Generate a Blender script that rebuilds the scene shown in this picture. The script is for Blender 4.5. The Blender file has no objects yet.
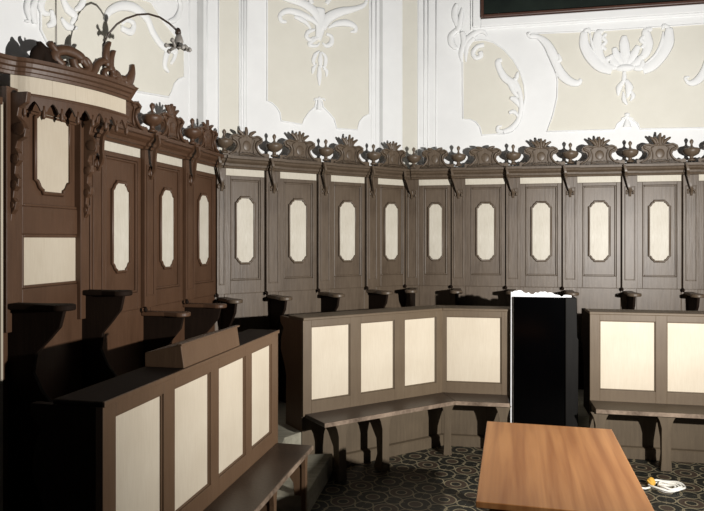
import bpy, bmesh, math, random
from mathutils import Vector, Matrix
random.seed(4)
PI = math.pi
scene = bpy.context.scene
COL = scene.collection
EYE = 1.857          # eye height above the tile floor
F = 650.0            # focal length in pixels of a 704 px wide picture
Z = lambda h: EYE + h

# ------------------------------------------------------------------ materials
def nodes(name):
    m = bpy.data.materials.new(name); m.use_nodes = True
    nt = m.node_tree; return m, nt, nt.nodes['Principled BSDF']

def paint(name, c1, c2, rough=0.5, spec=0.5, scale=6.0, stretch=(8, 8, 0.7), bump=0.15, streak=0.5, coat=0.0):
    m, nt, b = nodes(name)
    tc = nt.nodes.new('ShaderNodeTexCoord'); mp = nt.nodes.new('ShaderNodeMapping')
    mp.inputs['Scale'].default_value = stretch
    nt.links.new(tc.outputs['Object'], mp.inputs['Vector'])
    n = nt.nodes.new('ShaderNodeTexNoise'); n.inputs['Scale'].default_value = scale
    n.inputs['Detail'].default_value = 6; n.inputs['Roughness'].default_value = 0.65
    nt.links.new(mp.outputs[0], n.inputs['Vector'])
    n2 = nt.nodes.new('ShaderNodeTexNoise'); n2.inputs['Scale'].default_value = 3.0
    n2.inputs['Detail'].default_value = 4
    nt.links.new(tc.outputs['Object'], n2.inputs['Vector'])
    mix = nt.nodes.new('ShaderNodeMath'); mix.operation = 'MULTIPLY_ADD'
    nt.links.new(n.outputs[0], mix.inputs[0]); mix.inputs[1].default_value = streak
    mul = nt.nodes.new('ShaderNodeMath'); mul.operation = 'MULTIPLY'
    nt.links.new(n2.outputs[0], mul.inputs[0]); mul.inputs[1].default_value = 1 - streak
    nt.links.new(mul.outputs[0], mix.inputs[2])
    r = nt.nodes.new('ShaderNodeValToRGB')
    r.color_ramp.elements[0].position = 0.35; r.color_ramp.elements[1].position = 0.68
    r.color_ramp.elements[0].color = (*c1, 1); r.color_ramp.elements[1].color = (*c2, 1)
    nt.links.new(mix.outputs[0], r.inputs[0]); nt.links.new(r.outputs[0], b.inputs['Base Color'])
    b.inputs['Roughness'].default_value = rough
    b.inputs['Specular IOR Level'].default_value = spec
    b.inputs['Coat Weight'].default_value = coat
    bp = nt.nodes.new('ShaderNodeBump'); bp.inputs['Strength'].default_value = bump
    bp.inputs['Distance'].default_value = 0.01
    nt.links.new(n.outputs[0], bp.inputs['Height']); nt.links.new(bp.outputs[0], b.inputs['Normal'])
    return m

M = {}
M['brown'] = paint('red_brown_painted_wood', (.072, .036, .019), (.112, .058, .032), .45, .4)
M['taupe'] = paint('grey_brown_painted_wood', (.083, .057, .036), (.152, .112, .076), .42, .5)
M['desk'] = paint('brown_desk_paint', (.10, .057, .031), (.13, .077, .043), .5, .4)
M['desk_b'] = paint('taupe_desk_paint', (.105, .073, .044), (.138, .100, .062), .5, .4)
M['plinth'] = paint('taupe_plinth_paint', (.078, .057, .036), (.118, .088, .056), .6, .3)
M['seat'] = paint('worn_seat_wood', (.024, .014, .008), (.052, .032, .02), .38, .5, streak=.4)
M['worn'] = paint('worn_edge_wood', (.09, .062, .042), (.36, .27, .20), .6, .3, scale=20, stretch=(1, 1, 1))
M['dark'] = paint('shade_dark_wood', (.010, .006, .004), (.020, .012, .008), .7, .08)  # wood darkened, shade of unlit boards and tops is in its colour
M['cream'] = paint('cream_painted_panel', (.56, .485, .375), (.65, .58, .465), .5, .3, scale=14, stretch=(9, 9, .6), bump=.05)
M['ivory'] = paint('ivory_painted_panel', (.56, .515, .42), (.72, .68, .59), .45, .3, scale=18, stretch=(5, 5, .8), bump=.05)
M['stucco'] = paint('white_stucco', (.86, .87, .87), (.91, .92, .92), .85, .2, scale=3, stretch=(1, 1, 1), bump=.1)
M['beige'] = paint('beige_wall_field', (.74, .72, .64), (.79, .77, .69), .9, .1, scale=5, stretch=(1, 1, 1), bump=.1)
M['groove_shade'] = paint('groove_shade_grey', (.58, .585, .58), (.64, .645, .64), .9, .1, stretch=(1, 1, 1))  # flat grey strips carry the shadow lines of the wall
M['step'] = paint('grey_worn_step_wood', (.16, .15, .115), (.34, .32, .25), .7, .3, scale=5, stretch=(1.5, 6, 6))
M['black'] = paint('glossy_black_board', (.0003, .0003, .0004), (.0006, .0006, .0008), .15, .12, bump=.02)
M['charcoal'] = paint('charcoal_board_edge', (.006, .0055, .005), (.011, .010, .009), .5, .1, bump=.02)
M['paper'] = paint('white_sheet', (.85, .86, .88), (.92, .92, .93), .8, .2, stretch=(1, 1, 1))
M['canvas'] = paint('dark_painting_canvas', (.004, .007, .006), (.016, .024, .018), .4, .4, scale=2, stretch=(1, 1, 1), bump=.05)
M['frame'] = paint('dark_brown_picture_frame', (.06, .028, .02), (.10, .05, .035), .4, .4)
M['iron'] = paint('dark_wrought_metal', (.03, .018, .012), (.07, .045, .03), .4, .5)
M['pewter'] = paint('dull_grey_metal', (.22, .20, .18), (.42, .40, .37), .5, .5, scale=20, stretch=(1, 1, 1))
M['cord'] = paint('white_cord', (.8, .78, .7), (.9, .88, .82), .7, .2, stretch=(1, 1, 1))
M['yellow'] = paint('orange_yellow_cord', (.7, .38, .06), (.8, .5, .1), .7, .2, stretch=(1, 1, 1))

def table_mat():
    m, nt, b = nodes('orange_brown_table_veneer')
    tc = nt.nodes.new('ShaderNodeTexCoord'); mp = nt.nodes.new('ShaderNodeMapping')
    mp.inputs['Scale'].default_value = (14, .55, 1)
    nt.links.new(tc.outputs['Object'], mp.inputs['Vector'])
    n = nt.nodes.new('ShaderNodeTexNoise'); n.inputs['Scale'].default_value = 1.6; n.inputs['Detail'].default_value = 5
    n.inputs['Distortion'].default_value = .35
    nt.links.new(mp.outputs[0], n.inputs['Vector'])
    r = nt.nodes.new('ShaderNodeValToRGB'); e = r.color_ramp.elements
    e[0].position = .32; e[0].color = (.26, .100, .030, 1); e[1].position = .66; e[1].color = (.41, .188, .066, 1)
    nt.links.new(n.outputs[0], r.inputs[0]); nt.links.new(r.outputs[0], b.inputs['Base Color'])
    b.inputs['Roughness'].default_value = .38
    return m
M['table'] = table_mat()

def tile_mat():
    m, nt, b = nodes('patterned_cement_tiles')
    L = nt.links; N = nt.nodes
    def mth(op, a, b_=None, c=None):
        x = N.new('ShaderNodeMath'); x.operation = op
        for i, v in enumerate((a, b_, c)):
            if v is None: continue
            if isinstance(v, (int, float)): x.inputs[i].default_value = v
            else: L.new(v, x.inputs[i])
        return x.outputs[0]
    tc = N.new('ShaderNodeTexCoord'); mp = N.new('ShaderNodeMapping')
    mp.inputs['Rotation'].default_value = (0, 0, math.radians(24)); mp.inputs['Scale'].default_value = (3.1, 3.1, 3.1)
    L.new(tc.outputs['Object'], mp.inputs[0])
    nz = N.new('ShaderNodeTexNoise'); nz.inputs['Scale'].default_value = 5; L.new(tc.outputs['Object'], nz.inputs[0])
    sp = N.new('ShaderNodeSeparateXYZ'); L.new(mp.outputs[0], sp.inputs[0])
    u = mth('SUBTRACT', mth('FRACT', sp.outputs[0]), .5); v = mth('SUBTRACT', mth('FRACT', sp.outputs[1]), .5)
    au = mth('ABSOLUTE', u); av = mth('ABSOLUTE', v)
    def band(d, c, w): return mth('LESS_THAN', mth('ABSOLUTE', mth('SUBTRACT', d, c)), w)
    def dist(x, y): return mth('SQRT', mth('ADD', mth('MULTIPLY', x, x), mth('MULTIPLY', y, y)))
    r0 = dist(u, v)
    cu = mth('SUBTRACT', au, .5); cv = mth('SUBTRACT', av, .5); rc = dist(cu, cv)
    re = dist(cu, av); rf = dist(au, cv)
    lines = band(r0, .15, .016)
    for d, c, w in ((rc, .27, .015), (rc, .12, .014), (re, .20, .015), (rf, .20, .015), (r0, .34, .015)):
        lines = mth('MAXIMUM', lines, band(d, c, w))
    star = mth('MULTIPLY', mth('LESS_THAN', mth('MULTIPLY', au, av), .0016), mth('LESS_THAN', r0, .45))
    lines = mth('MAXIMUM', lines, mth('MULTIPLY', star, mth('LESS_THAN', .24, r0)))
    brown = mth('MAXIMUM', mth('LESS_THAN', r0, .13), mth('LESS_THAN', mth('ABSOLUTE', mth('SUBTRACT', rc, .195)), .06))
    m1 = N.new('ShaderNodeMix'); m1.data_type = 'RGBA'; L.new(brown, m1.inputs[0])
    m1.inputs[6].default_value = (.007, .008, .006, 1); m1.inputs[7].default_value = (.045, .028, .018, 1)
    m2 = N.new('ShaderNodeMix'); m2.data_type = 'RGBA'
    L.new(mth('MULTIPLY', lines, mth('ADD', .35, nz.outputs[0])), m2.inputs[0])
    L.new(m1.outputs[2], m2.inputs[6]); m2.inputs[7].default_value = (.25, .21, .13, 1)
    L.new(m2.outputs[2], b.inputs['Base Color']); b.inputs['Roughness'].default_value = .55
    return m
M['tiles'] = tile_mat()

# ------------------------------------------------------------------ mesh tools
class MB:
    """collects faces and links them as one mesh object"""
    def __init__(s): s.v = []; s.f = []; s.sm = []
    def add(s, vs, fs, smooth=False):
        o = len(s.v); s.v += [tuple(p) for p in vs]
        for f in fs: s.f.append([i + o for i in f]); s.sm.append(smooth)
    def box(s, x0, x1, y0, y1, z0, z1):
        s.add([(x0, y0, z0), (x1, y0, z0), (x1, y1, z0), (x0, y1, z0), (x0, y0, z1), (x1, y0, z1), (x1, y1, z1), (x0, y1, z1)],
              [(3, 2, 1, 0), (4, 5, 6, 7), (0, 1, 5, 4), (1, 2, 6, 5), (2, 3, 7, 6), (3, 0, 4, 7)])
    def hexa(s, b, t):   # bottom quad, top quad (4 points each, counter-clockwise from above)
        s.add(list(b) + list(t), [(3, 2, 1, 0), (4, 5, 6, 7), (0, 1, 5, 4), (1, 2, 6, 5), (2, 3, 7, 6), (3, 0, 4, 7)])
    def prism(s, pts, fn0, fn1, smooth=False):   # pts 2D outline; fn0/fn1 map to 3D on the two sides
        n = len(pts)
        s.add([fn0(p) for p in pts] + [fn1(p) for p in pts],
              [list(range(n))[::-1], list(range(n, 2 * n))] + [(i, (i + 1) % n, n + (i + 1) % n, n + i) for i in range(n)], smooth)
    def xz(s, pts, y0, y1):      # outline in the wall plane, thickness along y
        s.prism(pts, lambda p: (p[0], y1, p[1]), lambda p: (p[0], y0, p[1]))
    def yz(s, pts, x0, x1, m0=0, m1=0):  # outline across the wall, running along x, with mitres
        s.prism(pts, lambda p: (x0 - p[0] * m0, p[0], p[1]), lambda p: (x1 + p[0] * m1, p[0], p[1]))
    def xy(s, pts, z0, z1):
        s.prism(pts, lambda p: (p[0], p[1], z0), lambda p: (p[0], p[1], z1))
    def lathe(s, cx, cy, z0, prof, n=16, flute=0.0, fl=(0, 1)):
        vs = []; fs = []
        for k, (r, z) in enumerate(prof):
            for i in range(n):
                a = 2 * PI * i / n
                rr = r * (1 - flute * (i % 2)) if fl[0] <= k <= fl[1] else r
                vs.append((cx + rr * math.cos(a), cy + rr * math.sin(a), z0 + z))
        for k in range(len(prof) - 1):
            for i in range(n):
                j = (i + 1) % n
                fs.append((k * n + i, k * n + j, (k + 1) * n + j, (k + 1) * n + i))
        fs.append(list(range(n))[::-1]); fs.append([(len(prof) - 1) * n + i for i in range(n)])
        s.add(vs, fs, True)
    def tube(s, pts, r, n=6, closed=False):
        pts = [Vector(p) for p in pts]; m = len(pts); vs = []; fs = []
        for i, p in enumerate(pts):
            a = pts[(i - 1) % m] if (closed or i) else p; b = pts[(i + 1) % m] if (closed or i < m - 1) else p
            t = (b - a).normalized()
            ref = Vector((0, 1, 0)) if abs(t.y) < .9 else Vector((1, 0, 0))
            u = t.cross(ref).normalized(); w = t.cross(u)
            rr = r[i] if isinstance(r, (list, tuple)) else r
            for k in range(n):
                q = 2 * PI * k / n; vs.append(p + u * rr * math.cos(q) + w * rr * math.sin(q))
        for i in range(m if closed else m - 1):
            j = (i + 1) % m
            for k in range(n):
                l = (k + 1) % n; fs.append((i * n + k, i * n + l, j * n + l, j * n + k))
        if not closed: fs.append(list(range(n))[::-1]); fs.append([(m - 1) * n + k for k in range(n)])
        s.add(vs, fs, True)
    def stroke(s, pts, ws, d, y=0.0, back=0.0, res=5):
        """carved leaf or scroll in the wall plane: rounded section, width varies along the line"""
        P, W = spline(pts, ws, res); m = len(P); vs = []; fs = []
        for i in range(m):
            a = P[max(i - 1, 0)]; b = P[min(i + 1, m - 1)]
            tx, tz = b[0] - a[0], b[1] - a[1]; l = math.hypot(tx, tz) or 1; nx, nz = -tz / l, tx / l
            w = max(W[i], .0008); dd = d * min(1, .35 + w / (max(W) + 1e-6))
            for (c, e) in ((-1, 0), (-.72, -.68), (0, -1), (.72, -.68), (1, 0)):
                vs.append((P[i][0] + nx * w * c, y + e * dd, P[i][1] + nz * w * c))
            vs.append((P[i][0], y + back, P[i][1]))
        for i in range(m - 1):
            for k in range(6):
                l = (k + 1) % 6; fs.append((i * 6 + k, i * 6 + l, (i + 1) * 6 + l, (i + 1) * 6 + k))
        fs.append(list(range(6))[::-1]); fs.append([(m - 1) * 6 + k for k in range(6)])
        s.add(vs, fs, True)
    def dome(s, cx, cz, rx, rz, d, y=0.0, n=14, back=0.0):
        vs = [(cx, y - d, cz)]; fs = []
        for k, (q, e) in enumerate(((.5, .85), (.85, .5), (1, 0), (1, -back / d if d else 0))):
            for i in range(n):
                a = 2 * PI * i / n; vs.append((cx + rx * q * math.cos(a), y - d * e, cz + rz * q * math.sin(a)))
        for i in range(n): fs.append((0, 1 + i, 1 + (i + 1) % n))
        for k in range(3):
            for i in range(n):
                j = (i + 1) % n; fs.append((1 + k * n + i, 1 + (k + 1) * n + i, 1 + (k + 1) * n + j, 1 + k * n + j))
        fs.append([1 + 3 * n + i for i in range(n)])
        s.add(vs, fs, True)
    def build(s, name, mat, parent=None, bevel=0.0, label=None):
        me = bpy.data.meshes.new(name); me.from_pydata(s.v, [], s.f); me.update()
        bm = bmesh.new(); bm.from_mesh(me); bmesh.ops.recalc_face_normals(bm, faces=bm.faces)
        bm.to_mesh(me); bm.free()
        me.polygons.foreach_set('use_smooth', s.sm)
        me.materials.append(M[mat])
        o = bpy.data.objects.new(name, me); COL.objects.link(o)
        if parent: o.parent = parent
        if bevel:
            b = o.modifiers.new('bevel', 'BEVEL'); b.width = bevel; b.segments = 2; b.limit_method = 'ANGLE'; b.angle_limit = math.radians(50)
        if label: o['label'] = label
        return o

def spline(pts, ws, res=5):
    if len(pts) < 3: 
        out = [tuple(pts[0][k] + (pts[1][k] - pts[0][k]) * i / res for k in range(2)) for i in range(res + 1)]
        n = len(ws) - 1
        W = [ws[min(int(i / res * n), n - 1)] + (ws[min(int(i / res * n), n - 1) + 1] - ws[min(int(i / res * n), n - 1)]) * (i / res * n - min(int(i / res * n), n - 1)) for i in range(res + 1)]
        return out, W
    if len(ws) != len(pts):
        n = len(pts) - 1; k = len(ws) - 1; W2 = []
        for i in range(n + 1):
            t = i / n * k; j = min(int(t), k - 1); W2.append(ws[j] + (ws[j + 1] - ws[j]) * (t - j))
        ws = W2
    P = []; W = []
    for i in range(len(pts) - 1):
        p0 = pts[max(i - 1, 0)]; p1 = pts[i]; p2 = pts[i + 1]; p3 = pts[min(i + 2, len(pts) - 1)]
        for k in range(res):
            t = k / res
            P.append(tuple(.5 * (2 * p1[a] + (p2[a] - p0[a]) * t + (2 * p0[a] - 5 * p1[a] + 4 * p2[a] - p3[a]) * t * t + (3 * p1[a] - p0[a] - 3 * p2[a] + p3[a]) * t ** 3) for a in range(2)))
            W.append(ws[i] + (ws[i + 1] - ws[i]) * t)
    P.append(tuple(pts[-1])); W.append(ws[-1]); return P, W

def spiral(cx, cz, r0, r1, a0, a1, n=9):
    return [(cx + (r0 + (r1 - r0) * i / (n - 1)) * math.cos(math.radians(a0 + (a1 - a0) * i / (n - 1))),
             cz + (r0 + (r1 - r0) * i / (n - 1)) * math.sin(math.radians(a0 + (a1 - a0) * i / (n - 1)))) for i in range(n)]

def tag(o, label=None, cat=None, group=None, kind=None):
    if label: o['label'] = label
    if cat: o['category'] = cat
    if group: o['group'] = group
    if kind: o['kind'] = kind
    return o
def thing(name, loc, rz, label, cat, group=None):
    o = bpy.data.objects.new(name, None); COL.objects.link(o)
    o.location = loc; o.rotation_euler = (0, 0, rz); o.empty_display_size = .1
    return tag(o, label, cat, group)
def struct(o): o['kind'] = 'structure'; return o

# ------------------------------------------------------------------ plan of the choir
def run(p, q):
    d = Vector((q[0] - p[0], q[1] - p[1])); L = d.length; d.normalize()
    return dict(o=Vector(p), d=d, n=Vector((d.y, -d.x)), rz=math.atan2(d.y, d.x), L=L)
C1 = (-1.278, 6.045); C2 = (.600, 7.300); NEAR = (-1.898, 3.500); FAR = (5.20, 6.337)
RL, RB, RR = run(NEAR, C1), run(C1, C2), run(C2, FAR)
def on(R, px, py, off=0.0):
    """where the wall plane (off metres behind the stall fronts) is met when sighted: local x and height"""
    r = (px - 352) / F
    ox, oy = R['o'].x - R['n'].x * off, R['o'].y - R['n'].y * off
    t = (r * oy - ox) / (R['d'].x - r * R['d'].y)
    dep = oy + t * R['d'].y
    return (t, EYE + (240 - py) * dep / F)
def at(R, x, out=0.0, z=0.0):
    p = R['o'] + R['d'] * x + R['n'] * out
    return (p.x, p.y, z)
aLB = (RL['rz'] - RB['rz']) / 2; aBR = (RB['rz'] - RR['rz']) / 2
T1, T2 = math.tan(aLB), math.tan(aBR)

# ------------------------------------------------------------------ setting
floor = MB(); floor.box(-4, 6.5, -1.5, 9, -.05, 0); struct(floor.build('floor', 'tiles'))
WO = 0.10
def wall(name, R, x0, x1, m0, m1):
    w = MB()
    # wall face at y=+WO, 0.2 thick, mitred where it meets its neighbour
    pts = [(WO, 0), (WO, 5.4), (WO + .2, 5.4), (WO + .2, 0)]
    w.yz(pts, x0, x1, m0, m1)
    o = w.build(name, 'stucco'); o.location = at(R, 0); o.rotation_euler = (0, 0, R['rz']); return struct(o)
wall('wall_left', RL, -2.6, RL['L'], 0, T1)
wall('wall_back', RB, 0, RB['L'], T1, T2)
wall('wall_right', RR, 0, RR['L'] + .6, T2, 0)

def wallset(o, R): o.location = at(R, 0); o.rotation_euler = (0, 0, R['rz']); return o

PLAT = .33
# desk lines
DA = run((-.948, 2.475), (-.507, 4.456)); DB1 = run((-.387, 5.14), (.826, 5.90))
DB2 = run((.826, 5.90), (1.445, 5.79)); DC = run((2.05, 5.60), (4.6, 5.08))
# raised floor behind the desks
pf = MB()
def P2(v): return (v[0], v[1])
outer = [at(RL, -.4, -.0), at(RL, RL['L'], 0), at(RB, RB['L'], 0), at(RR, RR['L'], 0)]
inner = [at(DC, DC['L'], -.03), at(DC, -.02, -.03), at(DB2, DB2['L'] + .02, -.03), at(DB2, 0, -.03), at(DB1, 0.0, -.03),
         (-.52, 5.02), (-.52, 4.50), at(DA, 0, -.03)]
pf.xy([P2(p) for p in outer] + [P2(p) for p in inner], 0.0, PLAT)
struct(pf.build('trim_1', 'step', bevel=.004))['label'] = 'raised grey boarded platform under the choir stalls'
st = MB(); st.xy([(-.53, 4.30), (-.31, 4.30), (-.155, 5.16), (-.40, 5.12), (-.53, 5.02)], 0, .165)
struct(st.build('trim_2', 'step', bevel=.006))['label'] = 'low worn grey step in the gap between the desks'
st = MB(); st.xy([P2(at(DB2, DB2['L'] + .015, .28)), P2(at(DC, -.02, .28)), P2(at(DC, -.02, -.02)), P2(at(DB2, DB2['L'] + .015, -.02))], 0, .165)
struct(st.build('trim_3', 'step', bevel=.006))['label'] = 'low step in the aisle in front of the black board'

# ------------------------------------------------------------------ beige fields and mouldings on the walls
def field(name, R, pts, mat='beige', y=None, line=.008, closed=True):
    y = WO if y is None else y
    f = MB(); f.xz(pts, y - .004, y + .004)
    o = wallset(f.build(name, mat), R); struct(o)
    if line:
        t = MB(); t.tube([(p[0], y - .006, p[1]) for p in pts], line, 6, closed=True)
        b = t.build('moulding', 'stucco', o); b['kind'] = 'structure'
    return o
def centred(b, name, mat, R, bevel=0):
    x = sum(v[0] for v in b.v) / len(b.v); z = min(v[2] for v in b.v)
    b.v = [(v[0] - x, v[1] - WO, v[2] - z) for v in b.v]
    o = b.build(name, mat, None, bevel); o.location = at(R, x, -WO, z); o.rotation_euler = (0, 0, R['rz']); return o
def smoothpts(pts, res=4):
    return spline(pts, [1] * len(pts), res)[0]
H = lambda R, L: [on(R, a, b, WO) for a, b in L]
trim = [3]
def tname(): trim[0] += 1; return 'trim_%d' % trim[0]

# back wall field, with notched feet and an ogee in the middle
bl = [(267, -60), (267, 101)] + [(272, 103), (277, 108), (280, 113), (281, 121)] + [(302, 124.5)] + [(304, 119), (309, 112), (314.5, 107), (315.5, 101), (319, 98), (322, 101), (323, 107), (329, 113), (334, 119), (336.5, 128.5)] + \
     [(357, 130)] + [(359, 122), (363, 117), (369, 114)] + [(369, -60)]
field(tname(), RB, H(RB, bl))
# beige strips and grooves beside the corners, grey standing in for groove shadow
for R, a, b, mat in ((RB, 218.5, 239, 'beige'), (RR, 402, 418, 'beige'), (RB, 379.5, 382.5, 'groove_shade'), (RL, 197, 203, 'groove_shade')):
    q = H(R, [(a, 150), (b, 150)]); x0, x1 = q[0][0], q[1][0]
    field(tname(), R, [(x0, 2.0), (x1, 2.0), (x1, 4.6), (x0, 4.6)], mat, line=.006 if mat == 'beige' else 0)
for R, a in ((RB, 241.5), (RB, 244), (RB, 246.5), (RR, 424), (RR, 428), (RR, 436), (RB, 371.5), (RB, 376), (RL, 189), (RL, 207)):
    x = H(R, [(a, 150)])[0][0]; t = MB(); t.tube([(x, WO, 2.2), (x, WO, 4.6)], .009, 6)
    o = wallset(t.build(tname(), 'stucco'), R); struct(o)
# right wall: left curved field
ra = [(462.5, 42), (463, 119), (470, 119.5), (476, 122), (480, 127), (482, 135), (498, 134), (509, 128), (517, 120), (523, 110), (525, 98), (524, 85), (520, 72), (513, 60), (504, 50), (494, 43), (484, 40), (474, 41)]
field(tname(), RR, H(RR, ra[:6] + ra[6:]))
rb = [(530, 34), (540, 36), (548, 48), (555, 64), (557.5, 82), (557, 98), (553, 115), (547, 131.5), (600, 130), (614.5, 129.6), (617, 124), (622, 120), (627, 118.5), (633, 120), (638, 124), (640, 129), (704, 127.8), (790, 125), (790, 17), (704, 24), (600, 31)]
field(tname(), RR, H(RR, rb))
# left wall field
la = [(40, -20), (110, -20), (128, -5), (150, 2), (163, 22), (176, 38), (183.5, 50), (183.5, 77), (178, 79), (173.5, 84), (171, 92), (168, 97), (110, 87), (60, 70), (40, 30)]
field(tname(), RL, H(RL, la))

# ------------------------------------------------------------------ stucco reliefs
def relief(name, R, label, strokes, domes=(), depth=.022, cat='relief', group=None):
    b = MB(); pw = {id(RL): .0062, id(RB): .0084, id(RR): .0094}[id(R)]
    for pts, ws in strokes:
        q = H(R, pts); k = (q[0][0] - on(R, pts[0][0] - 1, pts[0][1], WO)[0])   # metres per pixel here
        b.stroke(q, [w * pw for w in ws], depth, WO - .002, .003, 6)
    for cx, cz, rx, rz, d in domes:
        q = on(R, cx, cz, WO); b.dome(q[0], q[1], rx * .0103, rz * .0103, d, WO - .002, back=.003)
    return tag(centred(b, name, 'stucco', R), label, cat, group)
S = lambda *a: [(x, y) for x, y in spiral(*a)]
relief('stucco_relief', RB, 'white stucco acanthus spray crowning the beige field of the angled back wall',
       [([(322, 30), (316, 14), (304, 4), (288, -2), (272, -6)], [6, 7, 6, 6, 3]),
        ([(320, 28), (312, 20), (300, 14), (288, 11), (280, 15), (281, 21), (286, 22)], [2, 4, 5, 4, 3, 3, 2]),
        ([(294, 17), (300, 19), (306, 23), (311, 30)], [2, 4, 3, 1]),
        ([(322, 28), (328, 18), (340, 12), (354, 9), (364, 5), (366, -2), (358, -4)], [6, 7, 6, 4, 3, 2, 1]),
        ([(328, 28), (336, 24), (346, 23), (354, 26), (355, 31), (350, 32)], [1, 4, 5, 4, 3, 1]),
        ([(320, 8), (320, 26), (318, 40)], [7, 8, 4]),
        ([(314, 30), (308, 32), (306, 37), (310, 40), (313, 37)], [2, 3, 3, 3, 1]),
        ([(318, 38), (312, 41), (309, 45), (316, 46), (319, 43)], [2, 3, 3, 2, 1]),
        ([(326, 34), (331, 37), (331, 43), (326, 46), (322, 43)], [2, 3, 4, 3, 1]),
        ([(312, 4), (309, -4), (314, -10)], [3, 4, 2]), ([(326, 4), (330, -4), (326, -10)], [3, 4, 2])],
       [(315, 38, 2, 2, .02)])
relief('stucco_relief', RB, 'white stucco bellflower drop hanging below the back wall acanthus spray',
       [([(319, 51), (315, 55), (313, 61), (314, 66)], [1, 3, 3, 1]), ([(320, 52), (320, 60), (320, 68)], [1, 4, 2]),
        ([(321, 52), (325, 57), (325, 64), (323, 70)], [1, 3, 3, 1]), ([(316, 64), (313, 69), (312, 74)], [1, 3, 1]),
        ([(319, 66), (319, 76), (319, 86)], [2, 4, 1]), ([(322, 66), (326, 71), (326, 77)], [1, 3, 1])])
relief('stucco_relief', RB, 'small white stucco bud on the ogee below the bellflower drop', [([(319, 97), (319, 103), (319, 110)], [1.5, 3, 4]), ([(319, 99), (315, 99), (313.5, 101)], [1, 1.5, 1]), ([(319, 99), (323, 99), (324.5, 101)], [1, 1.5, 1])])
relief('stucco_relief', RR, 'white stucco scroll and tall leaf beside the lower left corner of the painting frame',
       [([(484, 45), (477, 47), (473, 53), (476, 58), (481, 56), (480, 52)], [3, 3, 3, 3, 3, 3]),
        ([(464, 48), (467, 40), (474, 34), (482, 31), (487, 36)], [2, 4, 4, 3, 1]),
        ([(466, 62), (466, 52), (468, 44), (474, 38)], [1, 3, 4, 3]),
        ([(457, 4), (455, 10), (455, 18), (457, 26)], [2, 4, 4, 2]), ([(462, 8), (461, 16), (459, 26), (457, 32)], [1, 3, 4, 3]),
        ([(457, 30), (451, 36), (452, 44), (457, 49)], [3, 4, 4, 2]), ([(462, 32), (464, 42), (461, 54), (462, 62)], [3, 4, 3, 1])])
relief('stucco_relief', RR, 'white stucco leaf spray climbing inside the narrow curved beige field on the right wall',
       [([(503, 132), (512, 128), (519, 118), (521, 104), (519, 90), (514, 78)], [3, 4, 3, 3, 3, 2]),
        ([(519, 92), (513, 84), (505, 78), (500, 70), (498, 62), (502, 60)], [2, 5, 5, 4, 4, 2]),
        ([(516, 80), (517, 76), (518, 72)], [2, 3, 1]),
        ([(519, 98), (514, 92), (508, 80), (505, 81)], [1, 3, 4, 1]), ([(520, 108), (515, 100), (510, 98)], [1, 4, 2]),
        ([(519, 118), (514, 112), (509, 113)], [1, 3, 2]), ([(503, 132), (498, 131), (498, 127), (502, 126)], [3, 3, 2, 1])])
relief('stucco_relief', RR, 'long white stucco S-shaped acanthus at the left end of the wide beige field',
       [([(530, 36), (538, 37), (546, 43), (552, 53), (557, 66), (563, 76), (571, 82), (578, 83), (581, 79)], [3, 3, 5, 6, 5, 6, 5, 4, 2]),
        ([(530, 37), (528, 34), (531, 33)], [2, 2, 1]), ([(556, 62), (560, 60), (558, 54)], [2, 3, 1])])
relief('stucco_relief', RR, 'large white stucco palmette between two curling horns above the right stalls',
       [([(612, 70), (600, 66), (590, 56), (584, 44), (584, 32)], [6, 7, 7, 6, 4]),
        ([(606, 64), (600, 56), (597, 45), (598, 34), (603, 31)], [3, 5, 6, 5, 2]),
        ([(642, 70), (652, 65), (662, 54), (668, 42), (669, 28)], [6, 7, 7, 7, 4]),
        ([(638, 60), (645, 54), (648, 44), (646, 32), (652, 29)], [3, 5, 6, 5, 2]),
        ([(625, 66), (625, 54), (624, 44), (624, 36)], [3, 6, 6, 3]),
        ([(624, 66), (617, 56), (614, 48)], [3, 5, 3]), ([(626, 66), (634, 54), (638, 46)], [3, 5, 3]),
        ([(622, 68), (614, 63), (611, 55)], [2, 5, 3]), ([(628, 68), (637, 62), (642, 56)], [2, 5, 3]),
        ([(590, 34), (592, 45), (598, 56), (608, 63)], [1, 2, 2, 1]), ([(663, 32), (661, 43), (655, 55), (645, 64)], [1, 2, 2, 1]),
        ([(606, 34), (603, 38), (606, 42), (602, 46), (606, 50)], [2, 3, 2, 3, 2]), ([(644, 36), (641, 40), (644, 44), (641, 48)], [2, 3, 2, 2]),
        ([(584, 32), (588, 30), (590, 34)], [2, 3, 1]), ([(669, 28), (664, 26), (662, 30)], [2, 3, 1]),
        ([(616, 68), (608, 66), (605, 62), (609, 58), (612, 61)], [3, 4, 4, 3, 2]), ([(634, 68), (640, 68), (642, 62), (637, 60)], [3, 4, 3, 1])],
       [(625, 68, 10, 4, .04)])
relief('stucco_relief', RR, 'white stucco husk drop hanging below the large palmette',
       [([(624, 72), (624, 78), (622, 86)], [2, 3, 1]), ([(623, 80), (619, 88), (618, 96)], [1, 4, 1]), ([(626, 80), (629, 88), (627, 98)], [2, 5, 1]),
        ([(630, 90), (633, 96), (630, 101)], [1, 3, 1]), ([(623, 92), (624, 100), (627, 105)], [1, 3, 1])])
relief('stucco_relief', RR, 'small white stucco knob on the half-round bump under the husk drop', [([(627, 114), (627, 120), (627, 127)], [3, 2, 5]), ([(621, 119), (627, 117), (633, 119)], [1, 1.5, 1])], [(627, 114.5, 3, 2, .03)])
relief('stucco_relief', RR, 'white stucco S-shaped acanthus cut by the right edge of the picture',
       [([(686, 82), (692, 83), (699, 79), (705, 70), (709, 60), (716, 50), (724, 44)], [2, 4, 5, 5, 5, 4, 3]), ([(687, 82), (685, 78), (689, 77)], [2, 2, 1])])
def leftrel(label, strokes): return relief('stucco_relief', RL, label, strokes, depth=.02)
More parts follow.
